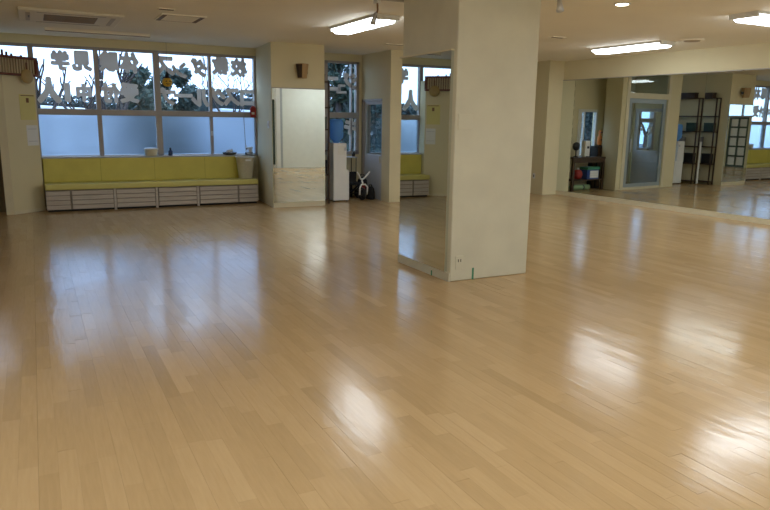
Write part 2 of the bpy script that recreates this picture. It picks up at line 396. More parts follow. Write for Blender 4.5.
# side door of the alcove with its window
d1 = sempty('door_1', (0, 0, 0), 'pale grey door with a window on the alcove side')
x0, x1 = 5.80, 5.84
MB().box(x0, x1, 11.33, 12.19, 0, .84).box(x0, x1, 11.33, 11.40, .84, 1.86).box(x0, x1, 12.08, 12.19, .84, 1.86).box(x0, x1, 11.40, 12.08, 1.78, 1.86).build('door_leaf', GREYD, d1)
box('pane', 5.817, 5.823, 11.40, 12.08, .84, 1.78, PANEB, d1)
MB().box(5.762, 5.80, 12.13, 12.19, 0, 1.88).box(5.762, 5.80, 11.33, 12.19, 1.84, 1.88).build('door_frame', ALU, d1)
box('door_handle', 5.765, 5.80, 11.42, 11.45, .70, .82, ALU2, d1, .004)
# glass entrance door with transom light
d2 = sempty('door_2', (0, 0, 0), 'glass entrance door in a cream frame with a transom light, seen in the mirror')
MB().box(6.17, 6.26, YP-.02, YP+.10, 0, 2.64).box(7.64, 7.74, YP-.02, YP+.10, 0, 2.64).box(6.26, 7.64, YP-.02, YP+.10, 2.05, 2.17).box(6.26, 7.64, YP-.02, YP+.10, 2.60, 2.64).build('door_frame', TRIM, d2)
MB().box(6.26, 6.36, YP+.02, YP+.06, .05, 2.05).box(7.50, 7.64, YP+.02, YP+.06, .05, 2.05).box(6.36, 7.50, YP+.02, YP+.06, 1.95, 2.05).box(6.36, 7.50, YP+.02, YP+.06, .05, .13).build('door_leaf', mat('blue_grey_metal', (.33, .39, .43), .4, metal=.2), d2)
box('threshold', 6.26, 7.64, YP, YP+.1, 0, .05, TRIM, d2)
box('pane', 6.36, 7.50, YP+.037, YP+.043, .13, 1.95, PANEB, d2)
box('pane', 6.26, 7.64, YP+.037, YP+.043, 2.17, 2.60, PANEB, d2)
box('door_handle', 7.44, 7.47, YP-.01, YP+.02, .85, 1.15, ALU2, d2, .004)
# outer door of the lobby
d3 = sempty('door_3', (0, 0, 0), 'outer glazed door of the lobby')
MB().box(5.92, 5.97, YW-.05, YW+.05, 0, 2.05).box(6.46, 6.52, YW-.05, YW+.05, 0, 2.05).box(6.98, 7.05, YW-.05, YW+.05, 0, 2.05).box(5.97, 6.46, YW-.05, YW+.05, 1.97, 2.05).box(5.97, 6.46, YW-.05, YW+.05, .75, .85).box(6.52, 6.98, YW-.05, YW+.05, 1.97, 2.05).box(6.52, 6.98, YW-.05, YW+.05, .75, .85).build('door_frame', ALU, d3)
for a, b in ((5.97, 6.46), (6.52, 6.98)):
    box('door_panel', a, b, YW-.02, YW+.02, 0, .75, mat('grey_kick_panel', (.12, .13, .14), .5), d3)
    box('pane', a, b, YW-.003, YW+.003, .85, 1.97, PANE, d3)
# table alcove window
w3 = sempty('window_3', (0, 0, 0), 'small window over the table in the right alcove')
MB().box(7.66, 7.71, 11.83, 11.91, .70, 1.80).box(8.20, 8.30, 11.83, 11.91, .70, 1.80).box(7.71, 8.20, 11.83, 11.91, 1.74, 1.80).box(7.71, 8.20, 11.81, 11.91, .70, .76).build('window_frame', WHITE2, w3)
box('clear_pane', 7.71, 8.20, 11.867, 11.873, .76, 1.74, PANE, w3)
box('mullion', 8.08, 8.11, 11.84, 11.90, .76, 1.74, WHITE2, w3)
# left wall glazing, seen only through the mirrors
d4 = sempty('door_4', (0, 0, 0), 'dark green framed door with ten pale panes in the left wall')
dx = XL-.04
MB().box(dx-.03, dx+.03, 5.95, 6.02, 0, 1.76).box(dx-.03, dx+.03, 6.63, 6.70, 0, 1.76).box(dx-.03, dx+.03, 6.295, 6.355, 0, 1.76).build('stile', DGREEN, d4)
for k in range(6): box('rail', dx-.028, dx+.028, 6.02, 6.63, [0, .36, .70, 1.04, 1.38, 1.70][k], [.07, .42, .76, 1.10, 1.44, 1.76][k], DGREEN, d4)
zz = [(.07, .36), (.42, .70), (.76, 1.04), (1.10, 1.38), (1.44, 1.70)]
for a, b in zz:
    for c, d in ((6.02, 6.295), (6.355, 6.63)): box('pane', dx-.006, dx+.006, c, d, a, b, PAPER, d4)
w4 = sempty('window_4', (0, 0, 0), 'high window above the ten-pane door')
MB().box(XL-.08, XL-.02, 5.55, 7.25, 1.76, 1.82).box(XL-.08, XL-.02, 5.55, 7.25, 2.39, 2.45).box(XL-.08, XL-.02, 5.55, 5.61, 1.82, 2.39).box(XL-.08, XL-.02, 7.19, 7.25, 1.82, 2.39).box(XL-.08, XL-.02, 6.37, 6.43, 1.82, 2.39).build('window_frame', ALU, w4)
for a, b in ((5.61, 6.37), (6.43, 7.19)): box('clear_pane', XL-.053, XL-.047, a, b, 1.82, 2.39, PANE, w4)

# ------------------------------------------------------------------ pier mirror
r = thing('pier_mirror', 'tall bright mirror on the wall pier between bench and alcove', 'mirror', (4.03, YP, .086))
box('mirror_glass', -.472, .465, -.014, -.001, 0, 1.985-.086, MIRROR, r)
box('top_clip', -.474, .468, -.018, 0, 1.985-.086, 1.998-.086, ALU, r)
struct(box('baseboard_pier', 3.552, 4.495, YP-.012, YP, 0, .08, TRIM))
# wall speaker, turned so that its grille faces left
r = thing('wall_speaker', 'small brown wedge-shaped speaker high above the pier mirror', 'speaker', (4.055, YP-.105, 2.155), math.radians(-60))
MB().add([(-.05, -.06, 0), (.05, -.06, 0), (.05, .06, 0), (-.05, .06, 0), (-.075, -.08, .235), (.075, -.08, .235), (.075, .08, .235), (-.075, .08, .235)],
         [(3, 2, 1, 0), (4, 5, 6, 7), (0, 1, 5, 4), (1, 2, 6, 5), (2, 3, 7, 6), (3, 0, 4, 7)]).build('cabinet', TANW, r, .006)
MB().add([(-.045, -.064, .01), (.045, -.064, .01), (.068, -.084, .225), (-.068, -.084, .225), (-.045, -.05, .01), (.045, -.05, .01), (.068, -.07, .225), (-.068, -.07, .225)],
         [(0, 1, 2, 3), (7, 6, 5, 4), (0, 4, 5, 1), (1, 5, 6, 2), (2, 6, 7, 3), (3, 7, 4, 0)]).build('grille', DWOOD, r)
box('bracket', -.02, .02, .05, .12, .08, .14, BLACKP, r)
# light switch on the pier's side
r = thing('light_switch', 'small pale switch on the side of the pier above the bench', 'switch', (3.567, 11.23, 1.33))
box('cover', -.012, .02, -.035, .035, 0, .12, WHITE, r, .003); box('rocker', -.016, -.01, -.014, .014, .035, .085, GREYD, r)

# ------------------------------------------------------------------ storage bench
bx0, bx1 = .10, 3.50
r = thing('storage_bench', 'long yellow bench with whitewashed slatted drawers below the windows', 'bench', ((bx0+bx1)/2, YB, 0))
ox = (bx0+bx1)/2
def bl(a): return a-ox
BODY = mat('whitewashed_carcass', (.30, .26, .22), .6, var=.06)
box('body', bl(bx0), bl(bx1), .03, .50, .03, .345, BODY, r)
box('plinth', bl(bx0)+.02, bl(bx1)-.02, .05, .48, 0, .03, DARK, r)  # near-black strip drawing the dark gap under the drawers
for a, b, kind in ((.10, .45, 'end_panel'), (.47, 1.09, 'drawer'), (1.13, 1.74, 'drawer'), (1.79, 2.42, 'drawer'), (2.47, 3.13, 'drawer'), (3.15, 3.50, 'end_panel')):
    d_ = box(kind, bl(a)+.006, bl(b)-.006, .018, .032, .035, .335, BODY, r)
    for k in range(4):
        z0 = .038+k*.0745
        box('slat', bl(a)+.006, bl(b)-.006, 0, .018, z0, z0+.062, SLAT, d_, .003)
for a in (1.09, 1.74, 2.42): box('divider', bl(a)+.004, bl(a)+.040, .004, .03, 0, .34, SLAT, r)
box('seat', bl(bx0), bl(bx1), -.02, .40, .345, .435, YELS, r, .015)
bk = box('backrest', bl(bx0), bl(bx1), .36, .40, .435, .815, YEL, r, .01)
for a in (.95, 1.80, 2.65): box('seam', bl(a)-.002, bl(a)+.002, .3585, .361, .44, .81, mat('dark_yellow_seam', (.30, .26, .04), .6), bk)

# things on bench and sill
r = thing('bin', 'cream tapered bin standing on the right end of the bench', 'bin', (3.335, 11.90, .435))
MB().lathe([(.115, 0), (.122, .01), (.165, .37), (.172, .375), (.172, .385), (.160, .385), (.118, .02), (.02, .015)], n=28).build('shell', CREAMB, r)
MB().tube([(.172*math.cos(t), .172*math.sin(t), .38) for t in [i*math.pi/12 for i in range(25)]], .008, 6).build('rim', WHITE, r)
box('handle', -.05, .05, -.182, -.165, .315, .345, WHITE, r, .005)
r = thing('storage_bowl', 'round cream lidded bowl on the window sill behind the bench', 'bowl', (1.77, YW-.125, ZS))
MB().lathe([(.085, 0), (.10, .01), (.112, .10), (.114, .11)], n=24).build('bowl_body', CREAMB, r)
MB().lathe([(.12, .108), (.12, .122), (.09, .135), (.02, .14)], n=24).build('lid', WHITE, r)
r = thing('spray_bottle', 'small dark blue bottle on the window sill beside the cream bowl', 'bottle', (2.09, YW-.12, ZS))
MB().lathe([(.03, 0), (.036, .01), (.036, .075), (.016, .10)], n=16).build('bottle_body', mat('dark_blue_plastic', (.02, .04, .12), .3), r)
MB().lathe([(.017, .095), (.017, .125), (.008, .135)], n=12).build('cap', BLACKP, r)
r = thing('sill_tray', 'flat dark tray on the window sill near the bin', 'tray', (3.12, YW-.125, ZS))
MB().lathe([(.06, 0), (.11, .012), (.13, .045), (.125, .047), (.10, .018), (.02, .012)], n=24).build('dish', mat('dark_grey_dish', (.06, .065, .07), .35), r)
m_ = MB()
for i in range(9):
    a = i*.8; m_.lathe([(.001, 0), (.03, .012), (.022, .04), (.002, .055)], (.05*math.cos(a)*(.4+.07*i), .035*math.sin(a), .015+.004*i), 8)
tag(at(m_.build('crumpled_tissue', PAPER), 0, 0), 'crumpled white tissue heaped in the sill tray', 'tissue').location = (3.11, YW-.125, ZS+.004)
r = thing('paper_roll', 'white rolled sheet lying across the sill end above the bin', 'paper roll', (3.52, YW-.11, ZS), math.radians(12))
MB().tube([(-.10, -.02, .107), (.03, .02, .125)], .022, 12).build('roll', WHITE, r)
MB().tube([(-.115, -.025, .105), (-.10, -.02, .107)], .012, 10).build('core_end', BLACKP, r)
box('rest', -.04, .02, -.005, .03, 0, .098, WHITE, r)
r = thing('paper_roll', 'dark-ended white tube at the sill end under the rolled sheet', 'paper roll', (3.50, YW-.165, ZS), math.radians(-5))
MB().tube([(-.09, -.012, .026), (.03, .012, .026)], .026, 12).build('roll', ALU2, r)
MB().tube([(-.105, -.015, .026), (-.088, -.0118, .026)], .02, 10).build('core_end', BLACKP, r)
r = thing('window_rod', 'thin dark opener rod hanging at the right end of the windows', 'rod', (3.40, YW-.08, .90))
MB().tube([(.03, 0, 0), (.0, 0, .78)], .006, 8).build('rod', ALU, r)
MB().tube([(.034, 0, -.03), (.03, 0, .12)], .012, 8).build('grip', WHITE, r)
MB().tube([(0, 0, .78), (0, .03, .80)], .005, 6).build('hook', ALU2, r)
r = thing('hanging_charm', 'red and white hanging pouch beside the pier at transom height', 'charm', (3.575, YW-.10, 1.51))
MB().add([(-.05, -.012, 0), (.05, -.012, 0), (.055, -.015, .15), (.02, -.01, .20), (-.02, -.01, .20), (-.055, -.015, .15), (-.05, .012, 0), (.05, .012, 0), (.055, .015, .15), (.02, .01, .20), (-.02, .01, .20), (-.055, .015, .15)],
         [(0, 1, 2, 3, 4, 5), (11, 10, 9, 8, 7, 6)]+[(i, i+6, (i+1) % 6+6, (i+1) % 6) for i in range(6)]).build('pouch', RED, r, .006)
box('white_band', -.03, .02, -.018, -.014, .05, .09, PAPER, r)
MB().tube([(0, 0, .2), (0, .02, .42)], .004, 6).build('cord', WHITE, r)

# hanging pumpkin
r = thing('pumpkin_ornament', 'hanging orange pumpkin ornament with a black hat in front of the window', 'ornament', (2.10, YW-.09, 2.0))
prof = [(.012, 0)]+[(.082*math.sin(math.pi*i/10)**.8, .075-.075*math.cos(math.pi*i/10)) for i in range(1, 10)]+[(.012, .15)]
MB().lathe(prof, n=48, lobes=8, amp=.10).build('pumpkin', PUMP, r)
MB().lathe([(.075, .14), (.072, .152), (.04, .156), (.03, .20), (.008, .25)], n=20).build('hat', BLACK, r)
for sx in (-.03, .03): MB().add([(sx-.014, -.079, .078), (sx+.014, -.079, .078), (sx, -.078, .102), (sx-.014, -.06, .078), (sx+.014, -.06, .078), (sx, -.06, .102)], [(0, 1, 2), (5, 4, 3), (0, 3, 4, 1), (1, 4, 5, 2), (2, 5, 3, 0)]).build('eye', BLACKP, r)
MB().tube([(-.035, -.076, .05), (-.015, -.083, .04), (.015, -.083, .04), (.035, -.076, .05)], .006, 6).build('mouth', BLACKP, r)
MB().tube([(0, 0, .245), (.005, -.02, .72)], .002, 5).build('wire', BLACKP, r)

# ------------------------------------------------------------------ window letters (read from outside, so reversed from in here)
def letter(ch, xc, zc, hgt, what, bold=.030, wid=.90, y=YW-.010):
    c = bpy.data.curves.new('glyph', 'FONT'); c.body = ch; c.size = 1.0; c.extrude = .003/hgt; c.resolution_u = 2
    o = bpy.data.objects.new('glyph', c); COL.objects.link(o)
    bpy.context.view_layer.update()
    me = bpy.data.meshes.new_from_object(o.evaluated_get(bpy.context.evaluated_depsgraph_get()))
    bpy.data.objects.remove(o); bpy.data.curves.remove(c)
    xs = [v.co.x for v in me.vertices]; ys = [v.co.y for v in me.vertices]
    cx, cyy = (min(xs)+max(xs))/2, (min(ys)+max(ys))/2
    s = hgt/max(max(ys)-min(ys), .62*(max(xs)-min(xs)))
    for v in me.vertices:
        v.co = (-(v.co.x-cx)*s*wid, v.co.z*s, (v.co.y-cyy)*s)
    # cut-out card: the glyph's silhouette widened by a stroke all round, as one thin sheet
    me.calc_loop_triangles()
    P = np.array([(v.co.x, v.co.z) for v in me.vertices]); T = np.array([t.vertices[:] for t in me.loop_triangles]); bpy.data.meshes.remove(me)
    pad = bold*hgt*1.3; lo = P.min(0)-pad; hi = P.max(0)+pad; N = 76; cs = max(hi-lo)/N
    nx, nz = int(math.ceil((hi[0]-lo[0])/cs)), int(math.ceil((hi[1]-lo[1])/cs))
    gx, gz = np.meshgrid(lo[0]+(np.arange(nx)+.5)*cs, lo[1]+(np.arange(nz)+.5)*cs)
    G = np.zeros(gx.shape, bool)
    for t in T:
        A_, B_, C_ = P[t]; den = (B_[1]-C_[1])*(A_[0]-C_[0])+(C_[0]-B_[0])*(A_[1]-C_[1])
        if abs(den) < 1e-12: continue
        u_ = ((B_[1]-C_[1])*(gx-C_[0])+(C_[0]-B_[0])*(gz-C_[1]))/den; w_ = ((C_[1]-A_[1])*(gx-C_[0])+(A_[0]-C_[0])*(gz-C_[1]))/den
        G |= (u_ >= -.01) & (w_ >= -.01) & (u_+w_ <= 1.01)
    R_ = int(round(bold*hgt/cs)); D = np.zeros_like(G)
    for a in range(-R_, R_+1):
        for b in range(-R_, R_+1):
            if a*a+b*b <= R_*R_+1: D |= np.roll(np.roll(G, a, 0), b, 1)
    vv, ff = [], []
    for zi in range(nz):
        xi = 0
        while xi < nx:
            if not D[zi, xi]: xi += 1; continue
            x2 = xi
            while x2 < nx and D[zi, x2]: x2 += 1
            xa, xb, za, zb = lo[0]+xi*cs, lo[0]+x2*cs, lo[1]+zi*cs, lo[1]+(zi+1)*cs
            o0 = len(vv); vv += [(xa, 0, za), (xb, 0, za), (xb, 0, zb), (xa, 0, zb), (xa, .003, za), (xb, .003, za), (xb, .003, zb), (xa, .003, zb)]
            ff += [tuple(q+o0 for q in f) for f in ((0, 1, 2, 3), (7, 6, 5, 4), (1, 5, 6, 2), (4, 0, 3, 7))]
            if zi == 0 or not D[zi-1, xi:x2].all(): ff.append((o0, o0+4, o0+5, o0+1))
            if zi == nz-1 or not D[zi+1, xi:x2].all(): ff.append((o0+3, o0+2, o0+6, o0+7))
            xi = x2
    me = bpy.data.meshes.new('window_letter'); me.from_pydata([(float(a), b, float(c_)) for a, b, c_ in vv], [], ff)
    me.materials.clear(); me.materials.append(LETTER)
    me.name = 'window_letter'
    o = bpy.data.objects.new('window_letter', me); COL.objects.link(o); o.location = (xc, y-.008, zc)
    return tag(o, 'grey cut-out window character, '+what, 'letter', 'characters on the window glass')
B1 = .075
letter('学', .475, 2.355, .27, 'top row, first from the left', B1)
letter('見', .79, 2.36, .275, 'top row, second from the left', B1+.01)
letter('験', 1.20, 2.375, .285, 'top row, third from the left', B1+.01)
letter('体', 1.51, 2.365, .29, 'top row, fourth from the left', B1)
letter('ス', 2.09, 2.345, 0.278, 'top row, above the hanging pumpkin', B1)
letter('ン', 2.32, 2.285, 0.232, 'top row, two slanting strokes right of the pumpkin', B1)
letter('ダ', 2.66, 2.34, 0.278, 'top row, beside the narrow right mullion', B1)
letter('教', 3.03, 2.395, 0.278, 'top row, second from the pier', B1)
letter('校', 3.36, 2.375, 0.278, 'top row, nearest the pier', B1)
letter('人', .28, 1.89, .36, 'bottom row, first from the left and tallest', B1+.01, .8)
letter('1', .545, 1.86, .25, 'bottom row, narrow second from the left', B1+.03, 1.2)
letter('中', .79, 1.86, .25, 'bottom row, third from the left', B1+.01)
letter('付', 1.20, 1.87, .28, 'bottom row, fourth from the left', B1)
letter('受', 1.49, 1.88, .29, 'bottom row, fifth from the left', B1)
letter('プ', 2.11, 1.84, 0.255, 'bottom row, just below the hanging pumpkin', B1)
letter('ー', 2.37, 1.86, .20, 'bottom row, single horizontal stroke', B1)
letter('ル', 2.66, 1.83, 0.267, 'bottom row, beside the narrow right mullion', B1)
letter('グ', 2.96, 1.86, 0.278, 'bottom row, third from the pier', B1)
letter('ス', 3.22, 1.86, 0.267, 'bottom row, second from the pier', B1)
letter('コ', 3.50, 1.85, 0.255, 'bottom row, nearest the pier', B1)
letter('ニ', 5.16, 2.16, 0.232, 'two bars in the alcove window', B1)
letter('ュ', 5.355, 2.07, 0.151, 'small one in the middle of the alcove window', B1)
letter('ジ', 5.54, 2.22, 0.278, 'upper right of the alcove window', B1)
letter('キ', 5.55, 1.36, 0.278, 'lower right of the alcove window beside the bottle', B1)
letter('ズ', 5.10, 1.32, 0.255, 'lower left of the alcove window', B1)

# ------------------------------------------------------------------ low partition at the left with its rack
r = thing('partition', 'cream partition left of the bench, slanting towards the windows', 'partition', (-.35, 11.63, 0))
q = lambda *p: [(a+.35, b-11.63) for a, b in p]
PTOP = 2.27
MB().prism(q((-.34, 11.63), (.085, 11.98), (.085, YW-.06), (-.34, YW-.06)), 0, PTOP).build('panel', WALL, r)
MB().prism(q((-.45, 11.625), (-.34, 11.625), (-.34, YW-.06), (-.45, YW-.06)), 0, PTOP).build('end_post', TRIM, r)
MB().prism(q((-1.3, 12.05), (-.45, 12.05), (-.45, YW-.06), (-1.3, YW-.06)), 0, 2.12).build('rear_panel', mat('olive_panel', (.16, .13, .08), .7, var=.1), r)
MB().prism(q((-.34, 11.622), (.088, 11.974), (.083, 11.981), (-.345, 11.629)), 0, .05).build('skirting', TRIM, r)
ang = math.atan2(11.98-11.63, .085+.34)
# the rack's own frame: x along the slanting face, origin at its right end
r = thing('slatted_rack', 'red-brown rack of pale upright slats on top of the left partition', 'rack', (.11, 11.965, 2.065), ang)
Lr = .92
box('lower_rail', -Lr, 0, -.055, -.02, 0, .035, RWOOD, r, .004)
box('upper_rail', -Lr, 0, -.06, -.015, .245, .285, RWOOD, r, .004)
box('end_post', -.045, 0, -.06, -.015, .035, .245, RWOOD, r)
box('backing', -Lr, -.045, -.028, -.02, .035, .245, BWOOD, r)
PALE = mat('pale_slat', (.50, .40, .24), .55, var=.08)
for k in range(19): box('slat', -.085-k*.046, -.060-k*.046, -.05, -.028, .035, .245, PALE, r)
for k, (xx, hh) in enumerate(((-.42, .03), (-.50, .05), (-.57, .075), (-.66, .06), (-.26, .02))): box('peg', xx-.012, xx+.012, -.045, -.022, .285, .285+hh, RWOOD, r)
r = thing('round_fan', 'round tan disc hanging from the slatted rack', 'ornament', (-.01, 11.80, 1.965), ang)
MB().lathe([(.02, -.012), (.10, -.008), (.108, 0), (.10, .008), (.02, .012)], (0, 0, .10), 28, 'Y').build('disc', BUTTON, r)
box('stem', -.012, .012, -.010, .010, .20, .30, BWOOD, r)
# notices on the partition
def onface(s, z, off=-.004):     # s: distance from the panel's right edge along the face
    return (.085-s*math.cos(ang)+math.sin(ang)*off*-1*-1, 11.98-s*math.sin(ang)+off*math.cos(ang), z)
def notice(name, label, s0, s1, z0, z1, m, cat='notice', extra=()):
    nx, ny = math.sin(ang), -math.cos(ang)
    c = (s0+s1)/2
    rr = thing(name, label, cat, (.085-c*math.cos(ang)+nx*.001, 11.98-c*math.sin(ang)+ny*.001, z0), ang)
    h = (s1-s0)/2
    box('sheet', -h, h, -.004, 0, 0, z1-z0, m, rr)
    for nm, a, b, cc, d, mm in extra: box(nm, a*h, b*h, -.006, -.003, cc*(z1-z0), d*(z1-z0), mm, rr)
notice('notice_sheet', 'yellow notice with a round brown emblem on the left partition', .03, .30, 1.42, 1.80, PAPERY, extra=[('emblem', -.15, .2, .68, .86, BWOOD), ('heading', -.8, .9, .94, .97, BWOOD)])
notice('notice_sheet', 'white notice below the yellow one on the left partition', .02, .22, 1.03, 1.34, PAPER, extra=[('text_line', -.8, .8, .2, .23, GREYD), ('text_line', -.8, .8, .8, .83, GREYD)])

# ------------------------------------------------------------------ dispenser alcove
r = thing('water_dispenser', 'white water dispenser in the alcove with a blue bottle on top', 'dispenser', (4.98, 11.58, 0))
box('body', -.15, .115, -.17, .17, .02, 1.07, WHITE, r, .012)
box('lower_cabinet', .10, .17, -.16, .16, .02, .58, WHITE, r, .008)
for a in (-.13, .12):
    for b in (-.14, .12): box('foot', a, a+.03, b, b+.03, 0, .02, BLACKP, r)
MB().lathe([(.05, 1.06), (.06, 1.10), (.125, 1.16), (.13, 1.25), (.122, 1.28), (.13, 1.31), (.13, 1.44), (.11, 1.49), (.03, 1.50)], (-.02, 0, 0), 24).build('water_bottle', WATER, r)
box('tap', .07, .085, -.20, -.17, .93, .99, GREYD, r); box('tap_panel', -.06, .09, -.174, -.168, .86, 1.02, WHITE2, r)
r = thing('open_shelf', 'tall dark open shelf unit standing against the pier in the alcove', 'shelf', (4.60, 11.68, 0))
for a in (-.095, .055):
    for b in (-.46, .43): box('upright', a, a+.025, b, b+.03, 0, 2.14, DWOOD, r)
for z in (.06, .50, .93, 1.30, 1.68, 2.12): box('shelf_board', -.095, .08, -.46, .46, z, z+.025, DWOOD, r)
r = thing('dark_box', 'dark brown box lying on top of the tall open shelf', 'box', (4.59, 11.62, 2.146))
box('carton', -.075, .065, -.24, .2, 0, .10, DWOOD, r, .004); box('lid', -.08, .07, -.245, .205, .10, .13, DWOOD, r, .004)
for i, (y_, z_, hh, m_, nm) in enumerate(((11.40, .526, .22, BLACK, 'black'), (11.75, .086, .25, BWOOD, 'brown'), (11.42, 1.326, .18, DGREEN, 'dark green'), (11.72, .956, .2, mat('grey_card', (.2, .2, .21), .7), 'grey'))):
    r = thing('file_box', nm+' storage box on the tall open shelf', 'box', (4.59, y_, z_), 0, 'boxes on the open shelf')
    box('carton', -.07, .065, -.12, .12, 0, hh, m_, r, .004); box('lid', -.073, .068, -.125, .125, hh, hh+.03, m_, r, .004)
r = thing('side_stand', 'small grey stand with thin black legs behind the dispenser', 'stand', (5.42, 12.05, 0))
box('top', -.2, .13, -.13, .13, .77, .79, GREYD, r, .004)
for a in (-.18, .11):
    for b in (-.11, .11): MB().tube([(a, b, 0), (a, b, .77)], .008, 6).build('leg', BLACKP, r)
MB().tube([(-.18, -.11, .5), (-.03, -.11, .2), (.11, -.11, .5)], .006, 6).build('brace', BLACKP, r)
r = thing('twig_vase', 'dark dried twigs in a small jar on the side stand', 'vase', (5.50, 12.0, .79))
MB().lathe([(.03, 0), (.035, .05), (.02, .08)], n=14).build('jar', BLACKP, r)
for i in range(5):
    a = i*1.3; MB().tube([(0, 0, .07), (.03*math.cos(a), .03*math.sin(a), .11), (.09*math.cos(a), .06*math.sin(a), .12+.012*i)], .0035, 5).build('twig', BLACKP, r)
# small tricycle with a white tubular frame
r = thing('toddler_tricycle', 'small black tricycle with a white tubular frame on the alcove floor', 'tricycle', (5.40, 11.60, 0), math.radians(12))
r.scale = (1.12, 1.12, 1.12)
def wheel(nm, x_, y_, rad):
    t_ = MB(); pts = [(x_+.0, y_+(rad-.02)*math.cos(a), rad+(rad-.02)*math.sin(a)) for a in [i*math.pi/10 for i in range(21)]]
    o_ = t_.tube(pts, .02, 8).build(nm, BLACKP, r)
    MB().lathe([(rad*.55, -.012), (rad*.55, .012)], (x_, y_, rad), 16, 'X').build('hub', BLACK, o_)
wheel('front_wheel', 0, -.14, .11); wheel('rear_wheel', -.13, .16, .09); wheel('rear_wheel', .13, .16, .09)
MB().tube([(-.13, .16, .09), (.13, .16, .09)], .01, 8).build('axle', BLACKP, r)
MB().tube([(-.075, -.17, .10), (-.08, -.18, .22), (-.04, -.17, .27), (.04, -.17, .27), (.08, -.18, .22), (.075, -.17, .10)], .014, 8).build('fork', WHITE, r)
MB().tube([(0, -.16, .27), (0, -.12, .36)], .014, 8).build('steering_post', WHITE, r)
MB().tube([(-.13, -.17, .48), (-.08, -.16, .42), (-.03, -.13, .36), (.03, -.13, .36), (.08, -.16, .42), (.13, -.17, .48)], .014, 8).build('handlebar', WHITE, r)
MB().tube([(0, -.12, .30), (0, .0, .22), (0, .16, .12)], .018, 8).build('frame', BLACKP, r)
MB().add([(-.09, .02, .24), (.09, .02, .24), (.11, .18, .26), (-.11, .18, .26), (-.08, .02, .28), (.08, .02, .28), (.10, .18, .30), (-.10, .18, .30)], [(3, 2, 1, 0), (4, 5, 6, 7), (0, 1, 5, 4), (1, 2, 6, 5), (2, 3, 7, 6), (3, 0, 4, 7)]).build('seat', BLACK, r, .012)
box('seat_back', -.10, .10, .17, .20, .28, .46, BLACK, r, .015)
def bag(label, x_, y_, sx, sy, sz, strap=True, rz=0, band=None):
    r = thing('bag', label, 'bag', (x_, y_, 0), rz, 'bags on the alcove floor')
    pr = [(.0, 0), (.9, .0), (1.0, .12), (.98, .55), (.8, .85), (.45, 1.0), (.0, 1.0)]
    m_ = MB().lathe([(max(a, .01), h*sz) for a, h in pr], n=16)
    m_.v = [(v[0]*sx, v[1]*sy, v[2]) for v in m_.v]
    m_.build('bag_body', BLACK, r)
    if strap: MB().tube([(-sx*.5, 0, sz*.9), (-sx*.3, 0, sz*1.12), (sx*.3, 0, sz*1.12), (sx*.5, 0, sz*.9)], .012, 6).build('strap', BLACKP, r)
    if band: box('band', -sx*.5, sx*.2, -sy*1.02, -sy*.9, sz*.4, sz*.7, band, r, .01)
bag('taller black bag with a red patch beside the tricycle', 5.66, 11.93, .11, .10, .40, True, 0, RED)
bag('low black bag nearest the grey alcove door', 5.675, 11.60, .085, .12, .24, True)
bag('black bag slumped between the tricycle and the windows', 5.40, 12.05, .10, .09, .40, False)

# ------------------------------------------------------------------ table alcove (seen in the long mirror)
r = thing('wooden_table', 'dark brown table with a lower shelf in the right alcove', 'table', (8.45, 11.44, 0))
box('table_top', -.50, .55, -.17, .16, .70, .74, DWOOD, r, .005)
box('lower_shelf', -.46, .51, -.15, .15, .22, .25, DWOOD, r)
for a in (-.49, .48):
    for b in (-.16, .10): box('leg', a, a+.06, b, b+.05, 0, .70, DWOOD, r)
box('apron', -.46, .51, -.165, -.15, .62, .70, DWOOD, r)
r = thing('black_cabinet', 'black narrow cabinet between table and pier in the right alcove', 'cabinet', (7.77, 11.68, 0))
box('body', -.14, .14, -.13, .13, 0, .97, BLACKP, r, .005); box('door', -.13, .13, -.145, -.13, .04, .94, DWOOD, r)
r = thing('hand_dispenser', 'white upright dispenser with a dark spout on the dark table', 'dispenser', (8.47, 11.42, .74))
box('body', -.075, .075, -.06, .06, 0, .36, WHITE, r, .012); box('spout', -.02, .025, -.085, -.06, .19, .24, BLACKP, r); box('drip_tray', -.05, .05, -.11, -.06, 0, .02, BLACKP, r)
r = thing('round_radio', 'round black object on the table end by the corner pier', 'radio', (8.80, 11.40, .74))
MB().lathe([(.02, -.04), (.085, -.035), (.095, 0), (.085, .035), (.02, .04)], (0, 0, .24), 20, 'Y').build('head', BLACKP, r)
MB().lathe([(.06, 0), (.06, .015), (.014, .03), (.014, .16)], n=14).build('foot', BLACKP, r)
r = thing('storage_crate', 'blue crate with a white front label on the lower shelf', 'crate', (8.35, 11.38, .25))
box('crate_body', -.19, .19, -.12, .12, 0, .21, BLUE, r, .008); box('label_sheet', -.17, .10, -.124, -.119, .03, .19, PAPER, r)
for k in range(2): box('label_rule', -.17, .10, -.126, -.123, .08+k*.05, .085+k*.05, GREYD, r)
r = thing('storage_crate', 'green lid tray on top of the blue crate', 'tray', (8.33, 11.38, .461))
box('tray_body', -.20, .20, -.12, .12, 0, .05, GRN, r, .008); box('tray_rim', -.205, .205, -.125, .125, .05, .06, GRN, r)
r = thing('red_ball', 'red bundle at the left end of the lower shelf', 'bundle', (8.72, 11.38, .25))
MB().lathe([(.02, 0), (.085, .03), (.11, .11), (.085, .19), (.02, .22)], n=18).build('bundle_body', RED, r); MB().lathe([(.02, .21), (.035, .23), (.005, .26)], n=10).build('knot', PAPER, r)
r = thing('green_mat', 'rolled pale green mat under the dark table', 'mat', (8.62, 11.40, 0))
MB().tube([(-.3, 0, .06), (.28, 0, .06)], .06, 16).build('roll', mat('pale_green_foam', (.30, .42, .22), .7), r); MB().tube([(-.12, 0, .06), (-.08, 0, .06)], .062, 16).build('band', BLACKP, r)
r = thing('figurine', 'small orange figurine on the black cabinet by the alcove window', 'figurine', (7.72, 11.68, .971))
